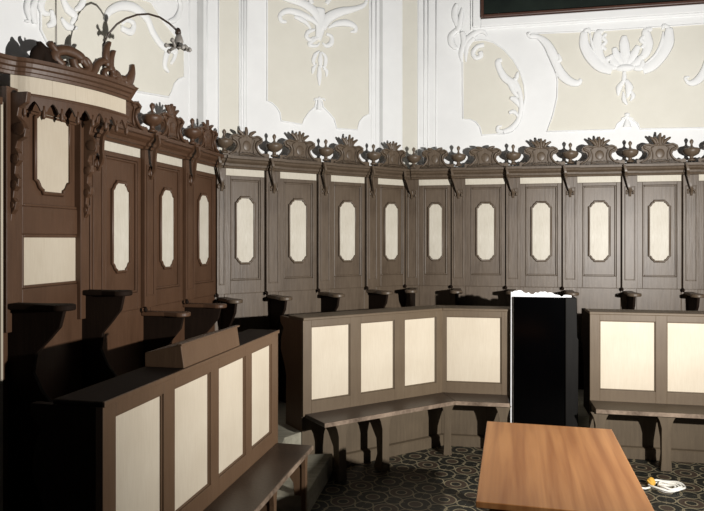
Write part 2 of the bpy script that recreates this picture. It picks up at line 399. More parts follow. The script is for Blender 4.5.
leftrel('white stucco scrollwork high above the canopied stall, left of the lamp cable',
        [([(28, -8), (26, 8), (28, 20), (24, 21)], [2, 4, 2, 1]), ([(45, -6), (40, 4), (42, 12), (48, 14)], [3, 5, 4, 2]), ([(50, 10), (52, 22), (46, 26)], [3, 5, 2]), ([(36, -4), (32, 10), (34, 24)], [2, 5, 3])])
leftrel('curling white stucco leaf between the lamp cable and the lamp arm shadow',
        [([(60, -5), (66, 8), (74, 16), (70, 24)], [3, 6, 5, 2]), ([(60, 18), (66, 26), (76, 28)], [2, 5, 2]), ([(84, -4), (80, 6), (74, 10)], [3, 5, 2])])
leftrel('broad white stucco scroll band sweeping around the field behind the reading lamp',
        [([(104, 22), (108, 12), (120, 6), (134, 8), (146, 18), (152, 32), (162, 46), (176, 52)], [3, 5, 6, 7, 7, 7, 6, 4]), ([(120, 28), (130, 32), (133, 24), (126, 20), (121, 24)], [4, 5, 4, 3, 2]), ([(176, -6), (180, 6), (176, 18), (168, 22)], [4, 6, 5, 3])])
leftrel('white stucco husk hanging under the lamp head on the left wall', [([(172, 46), (166, 54), (164, 66), (168, 72)], [3, 6, 5, 2]), ([(176, 46), (174, 56), (170, 64)], [2, 4, 2])])

# painting
pr = thing('painting', at(RR, 0), RR['rz'], 'very dark oil painting in thin brown frame high on the right wall', 'painting')
p0 = on(RR, 482, 17.3, WO); cx0, cz0 = p0
cv = MB(); cv.box(cx0 + .02, cx0 + 3.2, WO - .05, WO - .035, cz0 + .02, 5.2); cv.build('canvas', 'canvas', pr)
def frame_mb(x0, x1, z0, z1, w, y0, y1):
    b = MB(); b.box(x0, x0 + w, y0, y1, z0, z1); b.box(x1 - w, x1, y0, y1, z0, z1); b.box(x0 + w, x1 - w, y0, y1, z0, z0 + w); b.box(x0 + w, x1 - w, y0, y1, z1 - w, z1); return b
frame_mb(cx0 - .015, cx0 + 3.25, cz0 - .025, 5.25, .034, WO - .07, WO - .001).build('picture_frame', 'frame', pr, .008)
frame_mb(cx0 - .10, cx0 + 3.33, cz0 - .115, 5.34, .085, WO - .045, WO - .001).build('stucco_surround', 'stucco', pr, .01, 'white moulded stucco surround')
frame_mb(cx0 - .125, cx0 + 3.36, cz0 - .14, 5.37, .025, WO - .02, WO - .001).build('stucco_bead', 'stucco', pr, .006, 'narrow white outer bead')

# ------------------------------------------------------------------ choir stalls
PW = .155                     # pilaster width
zJ, zST, zSB, zC0, zC1 = Z(-.505), Z(.600), Z(.606), Z(.674), Z(.784)
def cartouche(cx, cz, w, h, c=.045, cw=.3):
    """tall panel outline with concave notched corners"""
    hw, hh = w / 2, h / 2; pts = []
    def corner(sx, sz):
        # from the side going to the end
        c2 = c * 1.15
        P = [(hw, hh - c2 * 1.1), (hw - c * .30, hh - c2 * 1.05), (hw - c * .50, hh - c2 * .80), (hw - c * .66, hh - c2 * .52), (hw - c * .95, hh - c2 * .32), (hw - c * 1.12, hh - c2 * .28), (hw - c * 1.15, hh)]
        return [(cx + sx * x, cz + sz * z) for x, z in P]
    return corner(1, 1) + corner(-1, 1)[::-1] + corner(-1, -1) + corner(1, -1)[::-1]

def crest_mb(cx, z0, w, hgt, var, y=-.055):
    """body outline, carved scrolls and palmette leaves of the cresting over a stall"""
    k = w / .40; kz = hgt / .30; rnd = random.Random(var)
    half = [(.215, 0), (.20, .028), (.165, .034), (.145, .05), (.125, .075), (.118, .105), (.128, .13), (.15, .135), (.172, .15), (.178, .175), (.165, .197), (.135, .21), (.10, .212), (.06, .205), (.03, .215)]
    out = [(cx + x * k, z0 + z * kz) for x, z in half] + [(cx - x * k, z0 + z * kz) for x, z in half[::-1]]
    b = MB(); b.xz(out, y, y + .035)
    q = lambda L, s=1: [(cx + s * x * k, z0 + z * kz) for x, z in L]
    for s in (1, -1):
        b.stroke(q([(.19, .02), (.15, .04), (.115, .075), (.10, .115), (.115, .15), (.145, .165), (.155, .18), (.14, .19)], s), [.006, .011, .013, .012, .012, .013, .010, .005], .022, y, .004)
        b.stroke(q([(.165, .185), (.12, .205), (.07, .195), (.02, .21)], s), [.010, .012, .011, .008], .02, y, .01)
        b.stroke(q([(.085, .03), (.07, .07), (.072, .12), (.085, .165), (.06, .18)], s), [.004, .007, .007, .006, .004], .014, y, .002)
    b.dome(cx, z0 + .11 * kz, .045 * k, .05 * kz, .007, y)
    b.stroke(q([(-.085, .022), (0, .035), (.085, .022)]), [.005, .010, .005], .014, y, .002)
    n = (5, 3, 5, 2)[var % 4]
    top = (.30, .28, .31, .245)[var % 4]
    for i in range(n):
        a = (i - (n - 1) / 2) / ((n - 1) / 2)
        L = (top - .195) * (1 - .35 * abs(a)) * rnd.uniform(.85, 1.1)
        tx = a * .10 + rnd.uniform(-.01, .01)
        b.stroke([(cx + a * .03 * k, z0 + .19 * kz), (cx + (a * .05) * k, z0 + (.20 + L * .5) * kz), (cx + tx * k, z0 + (.20 + L) * kz)], [.010, .020, .010], .02, y + .012, .012)
    return b

def rail_mb(x0, x1, z0, y=-.055, mi0=0, mi1=0):
    n = max(4, int((x1 - x0) / .035)); pts = [(x0, z0)]
    for i in range(n * 2 + 1):
        pts.append((x0 + (x1 - x0) * i / (2 * n), z0 + .045 + .010 * (i % 2)))
    pts.append((x1, z0)); b = MB(); b.xz(pts, y, y + .03); return b

URN = [(.034, 0), (.036, .014), (.020, .022), (.018, .044), (.040, .052), (.068, .070), (.082, .095), (.084, .112), (.076, .124), (.060, .130), (.030, .137), (.014, .148), (.009, .162), (.012, .176), (.019, .190), (.019, .203), (.010, .216), (.003, .222)]
def arm_parts(R_, x, mat, p=.375, zJ=zJ):
    """side board with carved profile and the paddle-shaped armrest on top"""
    b = MB()
    prof = [(0, PLAT), (-p * .95, PLAT), (-p * .95, zJ - .70), (-p * .80, zJ - .60), (-p * .55, zJ - .50), (-p * .42, zJ - .40), (-p * .46, zJ - .30), (-p * .66, zJ - .22), (-p * .82, zJ - .15), (-p * .88, zJ - .06), (0, zJ - .06)]
    b.yz(prof, x - .012, x + .012); d = b.build('side_board', 'dark', R_, .004)  # near-black colour includes the shade on the unlit board sides
    a = MB(); pts = []
    for i in range(17):
        t = -PI / 2 + PI * i / 16 - PI / 2
        pts.append((x + .068 * math.cos(t + PI / 2) * 0 + .068 * math.sin(-PI / 2 + PI * i / 16), -p + .068 - .068 * math.cos(-PI / 2 + PI * i / 16)))
    outl = [(x - .045, 0)] + [(x - .04, -p * .5)] + pts + [(x + .04, -p * .5), (x + .045, 0)]
    a.xy(outl, zJ - .06, zJ - .028); a.build('armrest', mat, R_, .008)

def cornice_profile(z0, z1, out):
    h = z1 - z0
    return [(0, z0), (-out * .22, z0), (-out * .30, z0 + h * .16), (-out * .45, z0 + h * .2), (-out * .5, z0 + h * .38), (-out * .75, z0 + h * .56), (-out * .82, z0 + h * .72), (-out, z0 + h * .78), (-out, z0 + h), (0, z0 + h)]

def make_stall(R, x, w, mat, label, var, m0=0.0, m1=0.0, arm=True, PW=PW):
    g = thing('choir_stall', at(R, x, 0, PLAT), R['rz'], label, 'choir stall', 'choir stalls along the walls')
    g.location.z = 0
    nar = MB()
    nar.box(0.0, w, 0, .03, PLAT, zC1 - .01)                       # backing
    z0f, z1f = Z(-.383), Z(.573)
    fx0, fx1 = PW + .055, w - .045
    nar.box(PW, fx0, -.018, 0, zJ, zSB); nar.box(fx1, w - .004, -.018, 0, zJ, zSB)
    nar.box(fx0, fx1, -.018, 0, zJ, z0f); nar.box(fx0, fx1, -.018, 0, z1f, zSB)
    nar.box(PW, w - .004, -.006, 0, PLAT + .45, zJ - .004)
    nar.build('back_panel', mat, g, .003)
    mo = frame_mb(fx0 + .002, fx1 - .002, z0f + .002, z1f - .002, .016, -.014, 0)
    mo.build('panel_moulding', mat, g, .005)
    cxp, czp = (fx0 + fx1) / 2, Z(.092); cw = min(.195, (fx1 - fx0) * .56)
    out = cartouche(cxp, czp, cw, .615, cw * .23)
    ip = MB(); ip.xz(out, -.006, 0); ip.build('inset_panel', 'ivory', g, label='ivory panel with notched corners')
    bd = MB(); bd.tube([(p[0], -.008, p[1]) for p in cartouche(cxp, czp, cw + .016, .631, cw * .23)], .011, 6, True)
    bd.build('panel_border', mat, g)
    fr = MB(); fr.box(PW - .002, w - .004, -.012, 0, zSB + .002, zC0 - .002); fr.build('frieze_panel', 'ivory', g, label='ivory painted strip')
    pl = MB(); pl.box(0.006, PW, -.045, 0, zJ, zC0 - .003)
    pl.build('pilaster', mat, g, .003)
    pm = frame_mb(.024 if PW < .12 else .028, PW - (.012 if PW < .12 else .02), Z(-.42), Z(.56), .012, -.052, -.045); pm.build('pilaster_moulding', mat, g, .004)
    cp = cornice_profile(zC0, zC1, .115)
    co = MB(); co.yz(cp, 0, w, m0, m1); co.build('cornice', mat, g)
    # break of the cornice over the pilaster
    cb = MB(); cb.yz([(p[0] * 1.0 - .022 if p[0] else 0, p[1] + .001) for p in cp], .004 + (.07 if m0 else 0), PW + .01); cb.build('cornice_break', mat, g)
    # console: S-shaped strap from the cornice to the pilaster, with a leaf at its foot
    cs = MB(); xm = PW * .52
    path = [(-.150, zC1 - .012), (-.152, zC0 + .03), (-.118, zC0 - .01), (-.098, zSB - .02), (-.09, zSB - .07), (-.062, zSB - .12), (-.048, zSB - .15)]
    P, W = spline(path, [.010, .012, .011, .010, .011, .010, .005], 4)
    vs = []; fs = []
    for i, p in enumerate(P):
        sx = xm - .075 * max(0, (p[1] - (zSB - .10)) / (zC1 - zSB + .10)) ** .8
        for (a, c, e) in ((-.011, -.010, 0), (.011, -.010, 0), (.011, .014, -.004), (-.011, .014, -.004)): vs.append((sx + a, p[0] + c, p[1] + e))
    for i in range(len(P) - 1):
        for k in range(4): q = (k + 1) % 4; fs.append((i * 4 + k, i * 4 + q, i * 4 + 4 + q, i * 4 + 4 + k))
    fs += [(3, 2, 1, 0), tuple(len(vs) - 4 + k for k in range(4))]
    cs.add(vs, fs)
    cs.stroke([(xm, zSB - .06), (xm, zSB - .10), (xm, zSB - .15)], [.018, .024, .006], .025, -.045, 0)
    for s in (-1, 1): cs.stroke([(xm + s * .004, zSB - .08), (xm + s * .03, zSB - .095), (xm + s * .034, zSB - .12), (xm + s * .02, zSB - .125)], [.006, .011, .010, .004], .018, -.045, 0)
    cs.build('console', mat, g)
    kb = MB(); kb.lathe(.004, -.052, zJ - .03, [(.005, 0), (.014, .01), (.016, .022), (.010, .034), (.004, .042)], 10); kb.build('knob', 'dark', g)
    cxw = (PW + w) / 2 + .0
    crest_mb(cxw, zC1 - .001, min(.40, (w - PW) * .92), .30, var).build('crest', mat, g)
    rail_mb(PW * .95 if not m0 else .06, w + .03 if not m1 else w - .03, zC1 - .001).build('crest_rail', mat, g)
    ur = MB(); ur.lathe(PW * .52 + (.02 if m0 else 0), -.06, zC1 + .045 - .02, URN, 24, .12, (4, 8)); ur.build('urn_finial', mat, g)
    if arm:
        arm_parts(g, PW * .45 + (.03 if m0 else 0), mat)
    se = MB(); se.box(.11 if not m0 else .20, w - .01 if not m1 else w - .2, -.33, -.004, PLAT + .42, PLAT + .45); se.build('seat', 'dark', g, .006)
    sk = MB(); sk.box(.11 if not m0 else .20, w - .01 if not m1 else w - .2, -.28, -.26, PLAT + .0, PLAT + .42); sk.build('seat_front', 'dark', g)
    return g

zL = lambda Zd: (Zd - 3.5) / RL['d'].y
left_labels = ['red-brown choir stall with ivory panel right beside the canopied stall', 'middle one of the three narrow red-brown choir stalls on the left wall', 'red-brown choir stall ending the left wall at the room corner']
ld = [zL(4.19), zL(4.815), zL(5.43), RL['L']]
for i in range(3):
    make_stall(RL, ld[i], ld[i + 1] - ld[i], 'brown', left_labels[i], (2, 0, 1)[i], 0, T1 if i == 2 else 0, i > 0)
def xs(R, pxs): return [on(R, p, 240)[0] for p in pxs]
bd_ = [0] + xs(RB, [264, 316, 364.1]) + [RB['L']]
bl_ = ['taupe choir stall with worn scuffed paint first right of the left corner', 'second taupe choir stall from the left corner, behind the far end of the near desk',
       'third taupe choir stall from the left corner, behind the angled desk', 'taupe choir stall ending the angled back run, just left of the second corner']
for i in range(4):
    make_stall(RB, bd_[i], bd_[i + 1] - bd_[i], 'taupe', bl_[i], (1, 0, 2, 0)[i], T1 if i == 0 else 0, T2 if i == 3 else 0, True, .095 if i == 0 else PW)
rd = [0] + xs(RR, [451.3, 505.3, 561.7, 620.7, 681.3, 745])
rl_ = ['narrow taupe choir stall just right of the second corner, above the bend of the desk', 'taupe choir stall directly above the short desk wing left of the black board',
       'taupe choir stall directly behind the tall black board', 'taupe choir stall just right of the black board, above the start of the right desk',
       'taupe choir stall whose armrests flank the first cream panel of the right desk', 'taupe choir stall cut by the right edge of the picture']
for i in range(6):
    make_stall(RR, rd[i], rd[i + 1] - rd[i], 'taupe', rl_[i], (3, 3, 0, 0, 2, 0)[i], T2 if i == 0 else 0, 0)

# ------------------------------------------------------------------ canopied stall
W0 = zL(4.19)
cs_ = thing('canopied_stall', at(RL, 0), RL['rz'], 'large red-brown presiding stall under a bowed carved canopy at the far left', 'choir stall')
b = MB(); b.box(0, W0 - .004, 0, .03, PLAT, Z(.83))
def lx(px): return on(RL, px, 240)[0]
rx0, rx1 = lx(22.3), lx(78.3); qx0, qx1 = lx(30), lx(73)
for (x0, x1, z0, z1) in ((0, rx0 - .02, PLAT, Z(.83)), (rx1 + .02, W0 - .004, PLAT, Z(.83)), (rx0 - .02, rx1 + .02, PLAT, Z(-.275)), (rx0 - .02, rx1 + .02, Z(.035), Z(.19)), (rx0 - .02, rx1 + .02, Z(.74), Z(.83))):
    b.box(x0, x1, -.018, 0, z0, z1)
b.build('back_panel', 'brown', cs_, .003)
frame_mb(rx0 - .018, rx1 + .018, Z(.192), Z(.738), .016, -.014, 0).build('panel_moulding', 'brown', cs_, .005)
b = MB(); b.box(rx0, rx1, -.006, 0, Z(-.256), Z(.014)); b.build('lower_inset_panel', 'cream', cs_, label='wide cream rectangular panel')
frame_mb(rx0 - .018, rx1 + .018, Z(-.273), Z(.033), .017, -.014, 0).build('lower_panel_moulding', 'brown', cs_, .005)
ccx = (lx(35) + lx(67.5)) / 2; ccw = lx(67.5) - lx(35)
b = MB(); b.xz(cartouche(ccx, Z(.53), ccw, .49, ccw * .2), -.007, 0); b.build('inset_panel', 'cream', cs_, label='cream panel with notched corners')
b = MB(); b.tube([(p[0], -.009, p[1]) for p in cartouche(ccx, Z(.53), ccw + .02, .51, ccw * .2)], .012, 6, True); b.build('panel_border', 'brown', cs_)
for xp in (0.0, W0 - .09):
    b = MB(); b.box(xp, xp + .085, -.045, 0, Z(-.50), Z(.83)); b.build('pilaster', 'brown', cs_, .003)
# bowed canopy
bow = spline([(-.10, -.02), (.0, .0), (.069, .032), (.124, .088), (.272, .160), (.40, .205), (.533, .238), (.66, .252), (.79, .256)], [1] * 9, 4)[0]
def sweep(mbd, path, prof, i0=0, i1=None):
    """prof = closed list of (outwards, z); path = (along, protrusion)"""
    path = path[i0:i1]; m = len(path); n = len(prof); vs = []; fs = []
    for i, p in enumerate(path):
        a = path[max(i - 1, 0)]; c = path[min(i + 1, m - 1)]; tx, ty = c[0] - a[0], c[1] - a[1]; l = math.hypot(tx, ty)
        nx, ny = -ty / l, tx / l
        for o_, z in prof: vs.append((p[0] + nx * o_, -(p[1] + ny * o_), z))
    for i in range(m - 1):
        for k in range(n):
            q = (k + 1) % n; fs.append((i * n + k, i * n + q, (i + 1) * n + q, (i + 1) * n + k))
    fs.append(list(range(n))[::-1]); fs.append([(m - 1) * n + k for k in range(n)])
    mbd.add(vs, fs)
zb0, zb1, zt = Z(.806), Z(.906), Z(.99)
b = MB()
pts = [(p[0], -p[1]) for p in bow[:-1]] + [(.79, -.256), (.79, .0), (-.10, .0)]
b.xy([(x, min(y, -.0)) if y > 0 else (x, y) for x, y in pts], zb1 + .002, zt - .012)
b.xy([(x, y + .02) for x, y in pts[4:-1]] + [(.02, .0)], zb0 + .0, zb0 + .012)
b.build('canopy_top', 'brown', cs_)
b = MB(); hh = zt - zb1
sweep(b, bow, [(-.02, zb1), (.008, zb1), (.012, zb1 + hh * .18), (.024, zb1 + hh * .22), (.028, zb1 + hh * .42), (.045, zb1 + hh * .5), (.05, zb1 + hh * .72), (.065, zb1 + hh * .78), (.065, zt), (-.02, zt)])
cor = b.build('canopy_cornice', 'brown', cs_)
b = MB(); b.yz([(0, zb1), (-.256, zb1), (-.30, zt - .02), (-.32, zt), (0, zt)], .79, .838); b.build('canopy_end', 'brown', cs_)
b = MB(); b.box(.775, .79, -.25, 0, zb0, zb1); b.build('canopy_return', 'cream', cs_)
idx = [4, 10, 14, 18, 22, 26, len(bow) - 1]
idx = [7, 11, 15, 19, 23, 27, len(bow) - 1]
for i in range(len(idx) - 1):
    b = MB(); sweep(b, bow, [(-.012, zb0), (0, zb0), (0, zb1 - .001), (-.012, zb1 - .001)], idx[i], idx[i + 1] + 1)
    b.build('canopy_board', 'cream', cs_, .0015, label='cream board of the bowed frieze')
b = MB(); sweep(b, bow, [(-.015, zb0 - .012), (.012, zb0 - .012), (.016, zb0 - .004), (.012, zb0 + .004), (-.015, zb0 + .004)], 5); b.build('canopy_bead', 'brown', cs_)
# scalloped valance
def arc(path, n):
    L = [0]
    for i in range(1, len(path)): L.append(L[-1] + math.dist(path[i], path[i - 1]))
    out = []
    for k in range(n + 1):
        s = L[-1] * k / n; j = max(i for i in range(len(L)) if L[i] <= s + 1e-9); j = min(j, len(L) - 2)
        t = (s - L[j]) / (L[j + 1] - L[j]); out.append((path[j][0] + (path[j + 1][0] - path[j][0]) * t, path[j][1] + (path[j + 1][1] - path[j][1]) * t))
    return out, L[-1]
NS = 8; vp, LL = arc(bow[5:], NS * 12)
b = MB(); vs = []; fs = []
for i, p in enumerate(vp):
    a = vp[max(i - 1, 0)]; c = vp[min(i + 1, len(vp) - 1)]; tx, ty = c[0] - a[0], c[1] - a[1]; l = math.hypot(tx, ty); nx, ny = -ty / l, tx / l
    ph = (i % 12) / 12; drop = .022 + .052 * abs(math.cos(PI * ph)) ** 1.6 + (.008 if i % 12 in (2, 10) else 0)
    for o_, z in ((-.008, zb0 - .008), (.006, zb0 - .008), (.006, zb0 - .012 - drop), (-.008, zb0 - .012 - drop)): vs.append((p[0] + nx * o_, -(p[1] + ny * o_), z))
for i in range(len(vp) - 1):
    for k in range(4): q = (k + 1) % 4; fs.append((i * 4 + k, i * 4 + q, (i + 1) * 4 + q, (i + 1) * 4 + k))
fs += [(3, 2, 1, 0), tuple((len(vp) - 1) * 4 + k for k in range(4))]
b.add(vs, fs)
for k in range(NS + 1):
    p = vp[k * 12]; b.lathe(p[0], -p[1] - .002, zb0 - .128, [(.003, 0), (.010, .008), (.014, .022), (.010, .036), (.013, .044), (.008, .055), (.008, .075)], 10)
b.build('valance', 'brown', cs_)
# carved side brackets
def bracket(x, mir, name):
    b = MB(); o = [(0, Z(.80)), (-.15, Z(.80)), (-.14, Z(.74)), (-.095, Z(.715)), (-.085, Z(.67)), (-.115, Z(.64)), (-.14, Z(.60)), (-.13, Z(.555)), (-.09, Z(.535)), (-.075, Z(.50)), (-.095, Z(.47)), (-.10, Z(.43)), (-.075, Z(.40)), (-.07, Z(.36)), (-.095, Z(.33)), (-.09, Z(.29)), (-.065, Z(.265)), (-.06, Z(.23)), (-.08, Z(.205)), (-.07, Z(.165)), (-.05, Z(.14)), (-.045, Z(.10)), (-.03, Z(.13)), (0, Z(.15))]
    b.yz(o, x - .016, x + .016)
    for (y, z, r) in ((-.10, Z(.60), .035), (-.07, Z(.44), .025), (-.065, Z(.30), .022), (-.05, Z(.19), .018)):
        b.tube([(x - .02, y, z), (x + .02, y, z)], r, 12)
    b.build(name, 'brown', cs_, .004)
bracket(.045, 1, 'carved_bracket'); bracket(W0 - .045, 1, 'carved_bracket')
arm_parts(cs_, .05, 'dark', .42, Z(-.315)); arm_parts(cs_, W0 - .03, 'dark', .36, Z(-.29))
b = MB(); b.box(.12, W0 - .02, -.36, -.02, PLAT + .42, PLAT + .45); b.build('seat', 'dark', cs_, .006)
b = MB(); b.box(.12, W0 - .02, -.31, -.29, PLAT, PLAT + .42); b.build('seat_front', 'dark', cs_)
# cresting on the canopy, following the bow: carved in local planes of the bow
def bowpoint(x):
    for i in range(len(bow) - 1):
        if bow[i][0] <= x <= bow[i + 1][0]:
            t = (x - bow[i][0]) / (bow[i + 1][0] - bow[i][0]); return bow[i][1] + (bow[i + 1][1] - bow[i][1]) * t
    return bow[-1][1]
def bend(mb, inset=.0):
    mb.v = [(x, y - bowpoint(max(-.09, min(.789, x))) + inset, z) for x, y, z in mb.v]; return mb
zt0 = zt - .004
MX = lambda x: .25 + (x - .27) * 1.19
lf = MB()
for pts, ws in (([(.03, zt0), (.04, zt0 + .05), (.07, zt0 + .085), (.12, zt0 + .08)], [.03, .035, .03, .01]),
                ([(.10, zt0), (.10, zt0 + .05), (.06, zt0 + .10), (.05, zt0 + .125)], [.03, .03, .022, .006]),
                ([(.14, zt0), (.17, zt0 + .045), (.165, zt0 + .09)], [.03, .028, .006]),
                ([(.11, zt0 + .01), (.20, zt0 + .02), (.25, zt0 + .045)], [.02, .022, .008])):
    lf.stroke([(x * .72 + .13, z) for x, z in pts], ws, .02, 0, .02)
bend(lf).build('canopy_leaf', 'dark', cs_, label='leaf ornament with its shade coloured near-black')  # near-black stands for the unlit near end of the cresting
sc = MB()
for pts, ws in (([(.30, zt0 + .02), (.265, zt0 + .05), (.28, zt0 + .085), (.33, zt0 + .10), (.39, zt0 + .085), (.43, zt0 + .04)], [.018, .022, .024, .026, .024, .012]),
                ([(.27, zt0 + .08), (.245, zt0 + .11), (.25, zt0 + .125)], [.015, .012, .004]),
                (S(.405, zt0 + .055, .055, .012, 170, 560), [.018, .018, .016, .013, .010]),
                ([(.35, zt0 + .015), (.43, zt0 + .005), (.47, zt0 + .03), (.49, zt0 + .07), (.53, zt0 + .10), (.57, zt0 + .095)], [.012, .018, .02, .02, .018, .01]),
                (S(.56, zt0 + .045, .05, .012, 90, -300), [.018, .018, .015, .012, .008]),
                ([(.565, zt0 + .08), (.55, zt0 + .13), (.555, zt0 + .18), (.575, zt0 + .215)], [.02, .022, .018, .01]),
                ([(.585, zt0 + .06), (.585, zt0 + .12), (.60, zt0 + .165), (.62, zt0 + .18)], [.02, .02, .014, .004]),
                ([(.59, zt0 + .03), (.63, zt0 + .05), (.66, zt0 + .03), (.70, zt0 + .045)], [.02, .028, .024, .02]),
                ([(.62, zt0 + .005), (.72, zt0 + .01), (.78, zt0 + .02)], [.014, .02, .012]),
                ([(.70, zt0 + .02), (.75, zt0 + .05), (.775, zt0 + .10), (.785, zt0 + .15)], [.03, .034, .024, .008])):
    sc.stroke([(MX(x), zt0 + (z - zt0) * 1.12) for x, z in pts], [w * 1.25 for w in ws], .026, 0, .024)
sc.dome(MX(.61), zt0 + .04, .018, .018, .03)
bend(sc).build('canopy_crest', 'brown', cs_, label='carved scroll cresting')
b = MB(); b.tube([(.26, -.14, zt0 - .02), (.26, -.14, zt + .14)], .006, 8); b.build('crest_pin', 'dark', cs_)

# side post and dado at the far left edge of the picture
b = MB(); b.box(-1.3, -.030, -.03, .09, 0, Z(.72)); b.box(-1.32, -.03, -.05, .09, Z(.72), Z(.76))
dd = wallset(b.build('wall_panelling', 'brown', None, .004), RL); tag(dd, 'brown wall panelling just left of the canopied stall', 'panelling')
b = MB(); b.box(-.028, -.012, -.035, .09, .33, Z(.74)); dd = wallset(b.build('cover_strip', 'cream', None, .002), RL); tag(dd, 'thin cream cover strip against the left edge of the canopied stall', 'strip')

# ------------------------------------------------------------------ reading lamp on the canopy
root = Vector((-1.555, 4.061)); head = Vector((-1.116, 4.17))
lr = thing('arched_lamp', (root.x, root.y, zt), 0, 'thin arched lamp arm with small floral head rising from the canopy crest', 'lamp')
def lp(t, h):
    p = root + (head - root) * t; return (p.x - root.x, p.y - root.y, Z(h) - zt)
arc_pts = [lp(0, .99), lp(0, 1.22), lp(.07, 1.29), lp(.18, 1.355), lp(.30, 1.395), lp(.45, 1.425), lp(.60, 1.435), lp(.75, 1.42), lp(.88, 1.385), lp(.97, 1.35)]
b = MB(); b.tube(arc_pts, .0065, 8); b.build('lamp_arm', 'iron', lr)
hx, hy, hz = lp(1, 1.33)
b = MB(); b.lathe(hx, hy, hz - .015, [(.012, 0), (.020, .012), (.018, .03), (.008, .045)], 12); b.build('lamp_socket', 'iron', lr)
b = MB(); b.lathe(hx + .005, hy, hz - .10, [(.010, 0), (.026, .02), (.030, .045), (.022, .07), (.014, .088)], 12)
b.build('lamp_cup', 'pewter', lr)
b = MB()
for k in range(7):
    a = 2 * PI * k / 7; r1 = .045; r2 = .075
    b.tube([(hx, hy, hz - .09), (hx + r1 * math.cos(a), hy + r1 * math.sin(a), hz - .085 - .01 * (k % 2)), (hx + r2 * math.cos(a), hy + r2 * math.sin(a), hz - .11 + .02 * (k % 3))], [.006, .012, .008], 6)
    b.lathe(hx + r2 * math.cos(a), hy + r2 * math.sin(a), hz - .125 + .02 * (k % 3), [(.004, 0), (.014, .01), (.012, .022), (.004, .03)], 8)
b.build('lamp_spray', 'pewter', lr, label='dull grey floral spray')
ww = on(RL, 57, 30, WO - .02)
b = MB(); b.tube([(ww[0], WO - .02, zt - .05), (ww[0] + .003, WO - .012, 3.4), (ww[0] - .004, WO - .012, 4.6)], .003, 6)
o = wallset(b.build('hanging_cable', 'pewter'), RL); tag(o, 'thin grey cable running up the wall behind the canopy crest', 'cable')

# ------------------------------------------------------------------ front desks with benches
zD, zS = Z(-.617), Z(-1.38)
zp0, zp1 = Z(-1.285), Z(-.692)
def desk_face(parent, R, spans, L, mat, y=-.0, m0=0, m1=0, x0=0):
    """frame with sunk cream panels; local x along, -y to the room. spans = [(a,b)] panels"""
    def tr(p): return p
    b = MB()
    xs_ = [x0] + [v for s in spans for v in s] + [L]
    for i in range(0, len(xs_), 2): b.box(xs_[i], xs_[i + 1], -.02, .012, zS - .02, zD - .022)
    for a, c in spans:
        b.box(a, c, -.02, .012, zS - .02, zp0); b.box(a, c, -.02, .012, zp1, zD - .022)
        b.box(a - .002, c + .002, .004, .012, zp0, zp1)
    fr = b.build('panel_frame', mat, parent, .002)
    for a, c in spans:
        q = MB(); q.box(a, c, -.002, .004, zp0, zp1); q.build('inset_panel', 'cream', parent, label='cream rectangular panel')
        frame_mb(a, c, zp0, zp1, .008, -.012, .002).build('panel_moulding', mat, parent, .003)
def leg_mb(x, w, depth, top, foot=0.0):
    b = MB()
    prof = [(-depth + .03, 0.0), (-depth + .03, top), (-.0, top), (-.0, top - .05), (-depth * .35, top - .10), (-depth * .62, top - .20), (-depth * .66, .12), (-depth * .5, 0)]
    b.yz(prof, x - w * .28, x + w * .28)
    f = [(x - w * .5, 0), (x + w * .5, 0), (x + w * .42, .10), (x + w * .42, top - .10), (x + w * .60, top - .04), (x + w * .85, top), (x - w * .85, top), (x - w * .60, top - .04), (x - w * .42, top - .10), (x - w * .42, .10)]
    b.xz(f, -depth + .012, -depth + .042)
    return b
def side_end(x, depth, h0, mat, parent):
    b = MB(); prof = [(.0, h0), (.0, zD - .022), (depth, zD - .022), (depth, zD - .07), (depth * .84, zD - .12), (depth * .95, zD - .2), (depth * .98, zD - .30), (depth * .8, zD - .42), (depth * .72, zD - .5), (depth * .74, h0)]
    b.yz(prof, x - .018, x + .018); b.build('end_board', mat, parent, .003)

# desk A, nearest, on the left
dA = thing('choir_desk', at(DA, 0, -.02), DA['rz'], 'nearest choir desk at lower left with four cream panels and bench', 'desk', 'choir desks with benches')
L = DA['L']; e = DA['d'].y
sp = [((a - 2.475) / e, (c - 2.475) / e) for a, c in ((2.56, 2.929), (3.029, 3.411), (3.509, 3.886), (3.982, 4.336))]
desk_face(dA, DA, sp, L, 'desk')
b = MB(); b.box(.0, L + .01, -.028, -.016, zD - .022, zD); b.build('ledge_edge', 'desk', dA, .003)
b = MB(); b.box(-.0, L + .01, -.016, .20, zD - .022, zD); b.build('ledge', 'dark', dA, .006)  # top coloured near-black to imitate grazing light
b = MB(); b.box(.0, L, .0, .012, PLAT, zS - .02); b.box(.0, L, -.05, -.0, 0, .10); b.box(0, L, -.002, .012, 0, PLAT); b.build('plinth', 'desk', dA, .003)
side_end(L - .02, .30, PLAT, 'dark', dA); side_end(.02, .30, PLAT, 'dark', dA)  # end boards darkened in colour as if no light reached them
b = MB(); b.box(.0, L - .03, -.275, -.02, zS - .028, zS); b.build('bench_seat', 'seat', dA, .005)
b = MB(); b.box(.0, L - .03, -.281, -.270, zS - .029, zS - .001); b.build('bench_edge', 'worn', dA, .003, 'seat edge with worn pale paint')
for x in (L - .10, L - .72, L - 1.35): leg_mb(x, .05, .265, zS - .03).build('bench_leg', 'desk', dA, .003)

